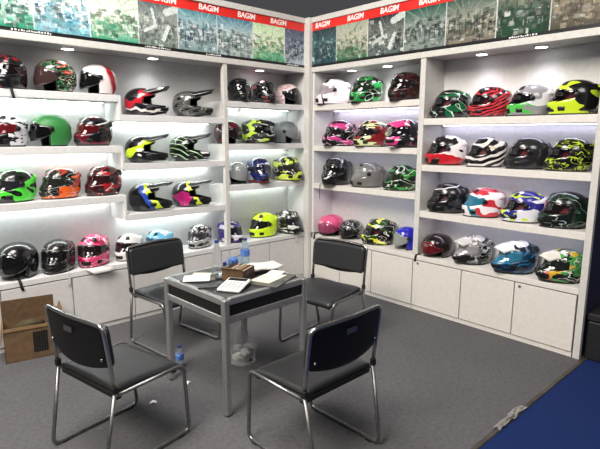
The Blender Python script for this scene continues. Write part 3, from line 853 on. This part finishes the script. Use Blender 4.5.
    ('B3', 0.141, -2.767, 0.963, -227.1, 1.048, 'full', 'a85058', [('1c3426', 'n', 7, 0.52, 7), ('9aa8a0', 'v', 11, 0.03, 5)], '141a17', 'dark green and black full-face helmet at the outer end of its shelf', ''),
    ('BC', 0.123, -1.674, 0.54, -189.3, 1.018, 'half', '5c1018', [('7a1822', 'n', 6, 0.6, 4)], '1c1012', 'small dark red and black half helmet with trailing strap', 'strap'),
    ('BC', 0.14, -2.043, 0.54, -206.6, 0.961, 'mxv', 'c8c4c8', [('c8c4c4', 'b', (0.35, 0, 1), 0.215, 0.26, 0.01), ('6a6c6c', 'n', 13, 0.52, 4), ('c8cac8', 'v', 13, 0.04, 5)], '161817', 'black and grey marbled peaked helmet on the right counter', 'peak:c8c4c4'),
    ('BC', 0.133, -2.43, 0.54, -211.0, 1.015, 'mxv', '30708c', [('2a6c94', 'w', 12, 5, 0.3, (0.7, 0, 1)), ('e0e4e8', 'b', (0.35, 0, 1), 0.225, 0.4, 0.01), ('0c1a2c', 'n', 9, 0.56, 3)], '14304e', 'blue peaked helmet with white peak on the right counter', 'peak:e0e4e8'),
    ('BC', 0.142, -2.79, 0.54, -215.5, 0.98, 'mxv', '1c2018', [('d8b030', 'n', 8, 0.61, 2), ('d86c5c', 'b', (1, 0, -0.4), 0.13, 0.2, 0.02), ('14201a', 'n', 10, 0.55, 6), ('e0e0d8', 'v', 12, 0.05, 3)], '4c9c50', 'green, yellow and red peaked helmet at the outer end of the counter', 'peak:d8d4cc'),
]

for (sh, x, y, z, deg, sc, kind, vis, layers, base, label, extra) in HELMETS:
    root = empty(NAMES[kind], (x, y, z), math.radians(deg), label, 'helmet', GROUPS[kind])
    root.scale = (sc, sc, sc)
    matt = label.startswith('plain matt') or 'matt' in label
    hmat = helmet_mat('helmet_paint', base, layers, 0.5 if matt else 0.24, 0.0 if matt else 0.6)
    pmat = M_PEAK
    if extra.startswith('peak'):
        pmat = speck_mat('peak_paint', extra[5:], extra[5:], 10, .25, coat=.5)
    vc = vis if len(vis) == 6 else '101010'
    painted_reflection = kind == 'full' and int(vc[:2], 16) > 0x60 and int(vc[2:4], 16) < 0x80
    vmat = speck_mat('visor_tint_and_reflection', '140f12', vc, 7, .08, lo=.46, hi=.62, detail=1, coat=.5) if painted_reflection else base_mat('visor_tint_and_reflection', vc, 0.08, 0.0, 0.6, 0.5)  # reflections painted into the colour, as patches over a near-black visor
    if 'c0' <= vis[:2].lower() or vis[:2] in ('b0',):
        vmat.node_tree.nodes['Principled BSDF'].inputs['Transmission Weight'].default_value = .55
    for part, kk in [(p, i) for p in PARTS[kind] for i in range(dict(chin_vent=3, chin_grille=3, top_vent=2, visor_pivot=2).get(p, 1))]:
        o = put(part, hm(kind, part, kk), root)
        m = dict(shell=hmat, peak=pmat, rear_spoiler=hmat, liner=M_LINER, visor=vmat, edge_trim=M_TRIM).get(part, M_VENT)
        o.material_slots[0].link = 'OBJECT'; o.material_slots[0].material = m
    inv = (Matrix.Translation((x, y, z)) @ Matrix.Rotation(math.radians(deg), 4, 'Z') @ Matrix.Scale(sc, 4)).inverted()
    if extra == 'strap':
        left = sh[0] in 'LMR'
        if left: W = [(x - .03, .03, z + .012), (x - .03, -.005, z + .009), (x - .028, -.022, z - .004), (x - .02, -.023, z - .05), (x - .012, -.022, z - .075)]
        else:
            L = .17 if sh == 'A3' else .06
            W = [(.03, y + .12, z + .012), (-.005, y + .13, z + .008), (-.022, y + .135, z - .004), (-.023, y + .14, z - L * .6), (-.022, y + .142, z - L)]
        sd = (inv.to_3x3() @ (Vector((1, 0, 0)) if left else Vector((0, 1, 0))))
        ribbon('strap', [inv @ Vector(p) for p in W], .012 if sh == 'A3' else .02, M_BLACK, root, sd) if sh != 'A3' else ribbon('strap', [inv @ Vector(p) for p in W], .006, M_BLACK, root, sd)
# hanging price tags and the paper slip under the pink helmet
def price_tag(x, y, z, w, h, label, tilt=0.0):
    root = empty('price_tag', (x, y, z), 0, label, 'tag', 'white price tags')
    q = MB(); q.box(-w / 2, w / 2, -.001, .001, -h, 0, mat=Matrix.Rotation(tilt, 4, 'Y')); q.build('card', M_TAG, root)
    q = MB(); q.tube([(0, 0, -.004), (-.004, .004, .03), (-.006, .02, .06)], .0012, 6); q.build('string', M_TAG, root)
price_tag(-.93, -.018, 1.925, .035, .055, 'white price tag hanging from the top shelf near the post', .5)
price_tag(-2.665, -.026, .515, .02, .07, 'narrow white tag hanging off the counter under the scribbled black helmet', .12)
price_tag(-.19, -.026, .515, .03, .075, 'white price tag hanging off the counter beside the corner post', -.35)
q = MB(); q.grid([[Vector((-2.56 + .10 * i + dx, y0, z0)) for i in range(3)] for dx, y0, z0 in ((0, .06, .5425), (.02, -.01, .5445), (.045, -.045, .535), (.08, -.06, .505))])
tag(q.build('paper_slip', M_PAPER, thick=.002), 'white paper slip lying under the pink helmet on the counter edge', 'paper')

# ------------------------------------------------------------------ chairs
def rounded(pts, r, seg=5, closed=False):
    pts = [Vector(p) for p in pts]; out = []
    n = len(pts)
    for i, p in enumerate(pts):
        if not closed and i in (0, n - 1):
            out.append(p); continue
        a = (pts[i - 1] - p); b_ = (pts[(i + 1) % n] - p)
        rr = min(r, a.length * .48, b_.length * .48)
        p0 = p + a.normalized() * rr; p1 = p + b_.normalized() * rr
        for s in range(seg + 1):
            t = s / seg
            out.append(p0 * (1 - t) ** 2 + p * 2 * t * (1 - t) + p1 * t * t)
    return out
HW, HT = .238, .255      # half width at the floor, at seat and back
def make_chair(name, label):
    root = empty(name, (0, 0, 0), 0, label, 'chair', 'black conference chairs round the table')
    # back frame: two uprights and a top rail in one bent tube, down to the floor at the rear
    top_z, top_x = .785, -.235
    q = MB()
    q.tube(rounded([(-.195, -HT, .44), (-.215, -HT, .62), (top_x, -HT, top_z), (top_x - .028, 0, top_z + .008), (top_x, HT, top_z), (-.215, HT, .62), (-.195, HT, .44)], .042, 7), .0105, 10)
    q.build('back_frame', M_TUBE, root)
    for s in (1, -1):
        y, yt = HW * s, HT * s
        q = MB()
        q.tube(rounded([(-.195, yt, .45), (-.272, y, .012), (.262, y, .012), (.222, yt, .425), (-.19, yt, .425)], .045, 6), .0105, 10)
        leg = q.build('sled_leg', M_TUBED, root)
        for xx in (-.2, .2):
            q = MB(); q.box(xx - .02, xx + .02, y - .012, y + .012, 0.0, .004)
            q.build('foot_glide', M_BLACK, leg)
        q = MB(); q.rbox(-.212, -.184, yt - .0118, yt + .0118, .438, .475, .005); q.build('joint_sleeve', M_BLACK, root)
    # cross bars under the seat
    for nm, xx in (('rear_crossbar', -.17), ('front_crossbar', .17)):
        q = MB(); q.rbox(xx - .016, xx + .016, -HT + .008, HT - .008, .395, .424, .006); q.build(nm, M_BLACK, root)
    # seat pad, waterfall front edge
    P = []
    for i in range(15):
        t = i / 14; x = -.185 + .43 * t
        zt = .452 + .010 * math.cos(t * 2.6) - .035 * max(0, t - .8) ** 2 * 25
        row = []
        for j in range(15):
            u = -1 + j / 7
            wy = (.238 - .012 * max(0, (t - .85) / .15) ** 2) * u
            row.append(Vector((x, wy, zt - .012 * abs(u) ** 5 - .006 * (1 - u * u))))
        P.append(row)
    q = MB(); q.grid(P); st = q.build('seat', M_LEATHER, root, thick=.026)
    # backrest: upholstered pad in front, hard shell behind
    def pad(x_off, grow, z0, z1, drop=.035):
        rows = []
        for i in range(13):
            v = i / 12; z = z0 + (z1 - z0) * v
            row = []
            for j in range(17):
                u = -1 + j / 8
                edge = 1 - .05 * (abs(2 * v - 1) ** 8)
                bow = .022 * (1 - u * u)
                low = -drop * (1 - u * u) * (1 - v) ** 2
                x = -.205 - (z - .5) * .105 - bow + x_off
                row.append(Vector((x, (HT - .004 + grow) * u * edge, z + low)))
            rows.append(row)
        return rows
    q = MB(); q.grid(pad(.018, 0, .568, .775, .006)); q.build('backrest', M_LEATHER, root, thick=.016)
    q = MB(); q.grid(pad(-.004, .004, .575, .782)); sh = q.build('back_shell', M_BACK, root, thick=.008)
    q = MB()
    xx = -.205 - (.725 - .5) * .105 - .022 - .0135
    q.box(xx - .002, xx + .004, -.035, .035, .712, .738, mat=Matrix.Identity(4)); q.build('label_plate', M_TUBED, sh)
    for s in (1, -1):
        for zz in (.61,):
            q = MB(); q.lathe([(0, -.002), (.009, -.002), (.007, .003), (0, .004)], 12, Matrix.Translation((-.205 - (zz - .5) * .105 - .015, s * (HT - .035), zz)) @ Matrix.Rotation(-PI / 2, 4, 'Y'))
            q.build('screw', M_TUBE, sh)
    return root
ch = make_chair('conference_chair', 'black chair nearest the lower left corner, seen from behind')
CH = [(-2.95, -1.69, 11.5, None), (-2.197, -2.41, 91, 'black chair in the front centre with its back to the camera, below the table'),
      (-2.09, -.69, -82, 'black chair on the far left behind the table, facing the camera'),
      (-1.19, -1.475, 189, 'black chair on the right of the table, in front of the pink helmet')]
for x, y, a, lab in CH:
    o = ch if lab is None else copy_tree(ch)
    o.location = (x, y, 0); o.rotation_euler = (0, 0, math.radians(a))
    if lab: o['label'] = lab

# ------------------------------------------------------------------ negotiation table
TX0, TX1, TY0, TY1, TZ = -2.43, -1.755, -1.89, -1.215, .727
tcx, tcy = (TX0 + TX1) / 2, (TY0 + TY1) / 2
tb = empty('negotiation_table', (tcx, tcy, 0), math.radians(2.5), 'square dark-topped table with grey metal frame between the chairs', 'table')
hx, hy = (TX1 - TX0) / 2, (TY1 - TY0) / 2
for sx in (-1, 1):
    for sy in (-1, 1):
        q = MB(); cx, cy = sx * (hx - .02), sy * (hy - .02)
        q.rbox(cx - .02, cx + .02, cy - .02, cy + .02, .006, TZ - .004, .009)
        lg = q.build('leg', M_STEEL, tb)
        q = MB(); q.lathe([(0, 0), (.016, 0), (.016, .007), (0, .007)], 14, Matrix.Translation((cx, cy, 0))); q.build('foot_glide', M_BLACK, lg)
for nm, z0, z1, t in (('top_rail', TZ - .040, TZ + .001, .034), ('lower_rail', TZ - .152, TZ - .108, .026)):
    for sx, sy in ((1, 0), (-1, 0), (0, 1), (0, -1)):
        q = MB()
        if sx: q.rbox(sx * (hx - .02) - t / 2, sx * (hx - .02) + t / 2, -hy + .04, hy - .04, z0, z1, .008)
        else: q.rbox(-hx + .04, hx - .04, sy * (hy - .02) - t / 2, sy * (hy - .02) + t / 2, z0, z1, .008)
        q.build(nm, M_STEEL, tb)
for sx, sy in ((1, 0), (-1, 0), (0, 1), (0, -1)):
    q = MB()
    if sx: q.box(sx * (hx - .02) - .006, sx * (hx - .02) + .006, -hy + .04, hy - .04, TZ - .110, TZ - .036)
    else: q.box(-hx + .04, hx - .04, sy * (hy - .02) - .006, sy * (hy - .02) + .006, TZ - .110, TZ - .036)
    q.build('apron', M_APRON, tb)
q = MB(); q.rbox(-hx + .034, hx - .034, -hy + .034, hy - .034, TZ - .02, TZ, .004); q.build('tabletop', M_GLASSTOP, tb)

# ------------------------------------------------------------------ things on the table
def bottle(name, loc, label, h, r, body, capm, lab=True, lie=None, half=None):
    root = empty(name, loc, 0, label, 'bottle', 'plastic water bottles')
    if lie: root.rotation_euler = lie
    prof = [(0, .004), (r * .8, 0), (r, .008), (r, h * .28), (r * .93, h * .32), (r, h * .36), (r, h * .60), (r * .9, h * .70), (r * .45, h * .86), (r * .36, h * .90), (r * .36, h * .93)]
    q = MB(); q.lathe(prof, 22); q.build('body', body, root)
    q = MB(); q.lathe([(0, h * .915), (r * .45, h * .915), (r * .45, h * .995), (r * .40, h), (0, h)], 18); q.build('cap', capm, root)
    if lab:
        q = MB(); q.lathe([(r * 1.012, h * .37), (r * 1.02, h * .38), (r * 1.02, h * .58), (r * 1.012, h * .59)], 22); q.build('paper_label', M_LABEL, root)
    return root
T = TZ + .001
bottle('water_bottle', (-2.115, -1.375, T), 'tall clear water bottle standing on the back left of the table', .225, .031, M_PET, M_BLUECAP, False)
bottle('water_bottle', (-1.87, -1.36, T), 'water bottle with blue label standing behind the card tray', .205, .033, M_BLUEPET, M_BLUECAP)
bottle('water_bottle', (-1.845, -1.275, T + .033), 'water bottle lying on its side behind the card tray', .19, .031, M_BLUEPET, M_BLUECAP, True, (PI / 2, 0, math.radians(-75)))
bottle('water_bottle', (-2.29, -1.12, 0), 'small blue-labelled bottle on the floor beside the front left chair seat', .165, .03, M_BLUEPET, M_BLUECAP)

def placed(q, name, m, loc, rz, label, cat, group=None, bevel=0.0):
    o = q.build(name, m, None, bevel=bevel); o.location = loc; o.rotation_euler = (0, 0, math.radians(rz)); return tag(o, label, cat, group)
# card tray: open cardboard box holding upright cards and sachets
tr = empty('card_tray', (-2.095, -1.595, T), math.radians(28), 'brown cardboard tray full of cards in the middle of the table', 'box')
q = MB(); w, d_, h = .085, .075, .075
q.box(-w, w, -d_, d_, 0, .004)
for dims in ((-w, w, -d_, -d_ + .004, 0, h), (-w, w, d_ - .004, d_, 0, h), (-w, -w + .004, -d_, d_, 0, h), (w - .004, w, -d_, d_, 0, h)): q.box(*dims)
q.build('tray_body', M_CARD, tr)
q = MB(); q.box(-w - .03, -w + .002, -d_, d_, 0, .003, mat=Matrix.Translation((0, 0, h)) @ Matrix.Translation((-w, 0, 0)) @ Matrix.Rotation(.7, 4, 'Y') @ Matrix.Translation((w, 0, 0))); q.build('flap', M_CARDL, tr)
q = MB()
for i in range(5): q.box(-.05 + i * .024, -.036 + i * .024, -d_ - .0012, -d_, .012, .06)
q.build('printed_pattern', M_BLKPRINT, tr)
rng = random.Random(3)
M_CC = [base_mat('card_' + c, c, .6) for c in ('d8d0c0', '7a4a34', '3c3a38', 'b89a6c')]
for i in range(11):
    q = MB(); hh = .07 + .02 * rng.random(); y0 = -.064 + i * .0118
    q.box(-.07, .07, -.003, .003, .006, hh, mat=Matrix.Translation((rng.uniform(-.006, .006), y0, 0)) @ Matrix.Rotation(rng.uniform(-.05, .05), 4, 'X'))
    o = q.build('business_card', M_CC[i % 4]); o.location = tr.location; o.rotation_euler = tr.rotation_euler
    tag(o, 'card standing upright in the brown tray on the table', 'card', 'cards in the brown tray')
# calculator
ca = empty('calculator', (-2.235, -1.745, T + .007), math.radians(-58), 'white desk calculator with dark display at the near edge of the table', 'calculator')
tl = Matrix.Rotation(math.radians(6), 4, 'X')
q = MB(); q.rbox(-.075, .075, -.095, .095, .004, .022, .012, mat=tl); q.build('body', M_PAPER, ca)
q = MB(); q.box(-.06, .06, .045, .082, .022, .0245, mat=tl); q.build('display', M_BLKPRINT, ca)
M_KEY = base_mat('grey_key', 'b4b6b8', .5)
for i in range(4):
    for j in range(5):
        q = MB(); q.rbox(-.058 + j * .024, -.040 + j * .024, -.08 + i * .028, -.060 + i * .028, .022, .026, .003, mat=tl); q.build('key', M_KEY, ca)
q = MB(); q.box(-.06, .06, .05, .09, -.006, .006); q.build('stand', M_BLACK, ca)
# paper stacks, magazines, pens, phone
M_MAG = speck_mat('magazine_cover', '3c3c3c', '58564e', 14, .35)
M_BEIGE = speck_mat('cream_paper', 'cfc8b4', 'e0dccc', 10, .6)
q = MB(); q.box(-.11, .11, -.075, .075, 0, .008)
placed(q, 'magazine', M_MAG, (-2.285, -1.415, T), -38, 'dark magazine under papers at the left edge of the table', 'magazine', 'magazines on the table')
q = MB(); q.box(-.085, .085, -.065, .065, 0, .004)
placed(q, 'paper_stack', M_PAPER, (-2.315, -1.44, T + .0082), -34, 'white leaflets on the dark magazine at the left edge of the table', 'paper', 'papers on the table')
q = MB(); q.box(-.06, .06, -.045, .045, 0, .003)
placed(q, 'paper_stack', M_BEIGE, (-2.255, -1.40, T + .0124), -45, 'cream leaflet on top of the white leaflets', 'paper', 'papers on the table')
q = MB(); q.box(-.15, .15, -.10, .10, 0, .009)
placed(q, 'magazine', M_MAG, (-1.955, -1.775, T), 25, 'dark magazine under papers at the near right edge of the table', 'magazine', 'magazines on the table')
q = MB(); q.box(-.105, .105, -.07, .07, 0, .004)
placed(q, 'paper_stack', M_BEIGE, (-1.96, -1.745, T + .0092), 18, 'cream sheets on the dark magazine at the right', 'paper', 'papers on the table')
q = MB(); q.box(-.07, .07, -.05, .05, 0, .004)
placed(q, 'paper_stack', M_PAPER, (-1.875, -1.70, T + .0134), 30, 'white note lying on the cream sheets', 'paper', 'papers on the table')
q = MB(); rows = []
for i in range(7):
    t = i / 6; rows.append([Vector((-.12 + .24 * t, y0, .022 + .016 * math.sin(t * 5) * (1 - t) + .012 * t)) for y0 in (-.075, -.03, .03, .075)])
q.grid(rows); o = q.build('paper_stack', M_PAPER, thick=.018); o.location = (-1.865, -1.555, T + .012); o.rotation_euler = (0, 0, math.radians(-12))
tag(o, 'thick curled white catalogue at the back right of the table', 'paper', 'papers on the table')
q = MB(); q.box(-.10, .10, -.06, .06, 0, .011)
placed(q, 'magazine', M_BLKPRINT, (-1.875, -1.56, T), -12, 'black folder under the curled white catalogue', 'folder')
q = MB(); q.tube([(-.06, 0, .006), (.045, 0, .006), (.06, 0, .006)], [.005, .005, .002], 8)
placed(q, 'pen', M_BLACK, (-2.365, -1.655, T), -30, 'black pen lying near the left edge of the table', 'pen')
ph = empty('mobile_phone', (-2.165, -1.475, T), math.radians(-20), 'black mobile phone lying left of the card tray', 'phone')
q = MB(); q.rbox(-.035, .035, -.07, .07, 0, .009, .008); q.build('body', M_BLACK, ph)
q = MB(); q.box(-.030, .030, -.06, .06, .009, .0098); q.build('screen', base_mat('phone_glass', '30343a', .08), ph)

# ------------------------------------------------------------------ floor items
# clear bag stuffed with wrappers under the table
bg = empty('plastic_bag', (-1.90, -1.36, 0), 0, 'clear plastic bag of rubbish on the floor under the table', 'bag')
rng = random.Random(8); q = MB(); P = []
for i in range(15):
    v = i / 14; row = []
    for j in range(29):
        a = 2 * PI * (j % 28) / 28
        r = .105 * (1 - .1 * (1 - v)) if v < .35 else .105 * (1 - .80 * ((v - .35) / .65) ** .8)
        r *= 1 + .14 * math.sin(a * 5 + v * 7) * (.3 + v) + .06 * math.sin(a * 11 + i)
        row.append(Vector((r * math.cos(a), r * .85 * math.sin(a), 
                           .004 + .27 * v)))
    P.append(row)
q.grid(P); q.add([P[0][j] for j in range(28)], [tuple(range(28))]); q.build('bag_film', M_BAG, bg)
M_FOIL = speck_mat('crumpled_wrapper', 'f0f0f0', 'c0c0c2', 30, .4)
for i in range(9):
    q = MB(); a = i * 2.4; r = .052 if i else 0; s = .031
    bmv = []
    P = []
    for ii in range(7):
        e = -PI / 2 + PI * ii / 6; row = []
        for jj in range(9):
            aa = 2 * PI * (jj % 8) / 8; kx = s * (1 + .35 * math.sin(jj % 8 * 2.1 + ii * 1.7 + i))
            row.append(Vector((kx * math.cos(e) * math.cos(aa), kx * math.cos(e) * math.sin(aa), s * .8 * math.sin(e))))
        P.append(row)
    q.grid(P, 0, False); o = q.build('crumpled_wrapper', [M_FOIL, M_PAPER, M_LINER][i % 3 if i % 4 else 0]); o.location = (-1.90 + r * math.cos(a), -1.36 + r * math.sin(a), .04 + .03 * (i // 3))
    tag(o, 'crumpled wrapper inside the clear bag under the table', 'wrapper', 'wrappers in the clear bag')
for (x, y, rz, lab) in ((-2.37, -1.37, 20, 'small white scrap of paper on the carpet by the small blue bottle'), (-2.66, -1.45, -30, 'small white scrap of paper under the front left chair')):
    q = MB(); q.grid([[Vector((-.022, -.014, .001)), Vector((0, -.012, .008)), Vector((.022, -.014, .001))], [Vector((-.02, .014, .002)), Vector((0, .012, .012)), Vector((.024, .012, .001))]])
    o = q.build('paper_scrap', M_PAPER, thick=.001); o.location = (x, y, .001); o.rotation_euler = (0, 0, math.radians(rz)); tag(o, lab, 'paper', 'paper scraps on the carpet')
# big open cardboard box against the left cabinet
cbx = empty('cardboard_box', (-3.02, -.17, 0), math.radians(-11), 'open brown cardboard box on the floor against the left cabinet', 'box')
W, Dp, Hh = .178, .105, .262
q = MB()
q.box(-W, W, -Dp, Dp, 0, .005)
for dims in ((-W, W, -Dp, -Dp + .005, 0, Hh), (-W, W, Dp - .005, Dp, 0, Hh), (-W, -W + .005, -Dp, Dp, 0, Hh), (W - .005, W, -Dp, Dp, 0, Hh)): q.box(*dims)
q.build('box_body', M_CARD, cbx)
q = MB(); q.box(-W, W, 0, .005, 0, .165, mat=Matrix.Translation((0, Dp - .005, Hh - .004)) @ Matrix.Rotation(math.radians(6), 4, 'X')); q.build('back_flap', M_CARD, cbx)
q = MB(); q.box(-W, W, 0, .004, -.022, 0, mat=Matrix.Translation((0, -Dp - .006, Hh)) @ Matrix.Rotation(math.radians(-4), 4, 'X')); q.build('front_flap', M_CARDL, cbx)
q = MB(); q.box(0, .004, -Dp, Dp, 0, .11, mat=Matrix.Translation((W - .004, 0, Hh - .004)) @ Matrix.Rotation(math.radians(24), 4, 'Y')); q.build('side_flap', M_CARDL, cbx)
q = MB(); q.box(-.004, 0, -Dp, Dp, -.12, 0, mat=Matrix.Translation((-W - .001, 0, Hh)) @ Matrix.Rotation(math.radians(9), 4, 'Y')); q.build('side_flap', M_CARDL, cbx)
q = MB()
for i in range(6):
    q.box(.010 + i * .0165, .0245 + i * .0165, -Dp - .0015, -Dp, .05, .21)
q.build('printed_mark', M_BLKPRINT, cbx)
q = MB(); q.tube([(-.1, 0, 0), (-.04, .01, .02), (.03, -.01, .03), (.1, .01, .01)], [.02, .034, .034, .018], 9)
o = q.build('packing_paper', speck_mat('packing_paper', '4e4628', '33291a', 20, .85)); o.location = (-3.02, -.16, .215); o.rotation_euler = (0, 0, math.radians(-11))
tag(o, 'crumpled olive packing paper in the open cardboard box', 'paper')
# dark equipment case beyond the outer end of the right wall
ec = empty('equipment_case', (.30, -3.085, 0), 0, 'black equipment case on the blue carpet beyond the right shelf wall', 'case')
q = MB(); q.rbox(-.26, .26, -.06, .06, .0, .30, .02); q.build('case_body', speck_mat('black_case', '131316', '1b1b1f', 60, .55), ec)
q = MB(); q.rbox(-.265, .265, -.065, .065, .303, .36, .02); q.build('lid', M_BLACK, ec)
for s in (-1, 1):
    q = MB(); q.rbox(s * .14 - .02, s * .14 + .02, -.073, -.06, .27, .34, .003); q.build('latch', M_TUBED, ec)
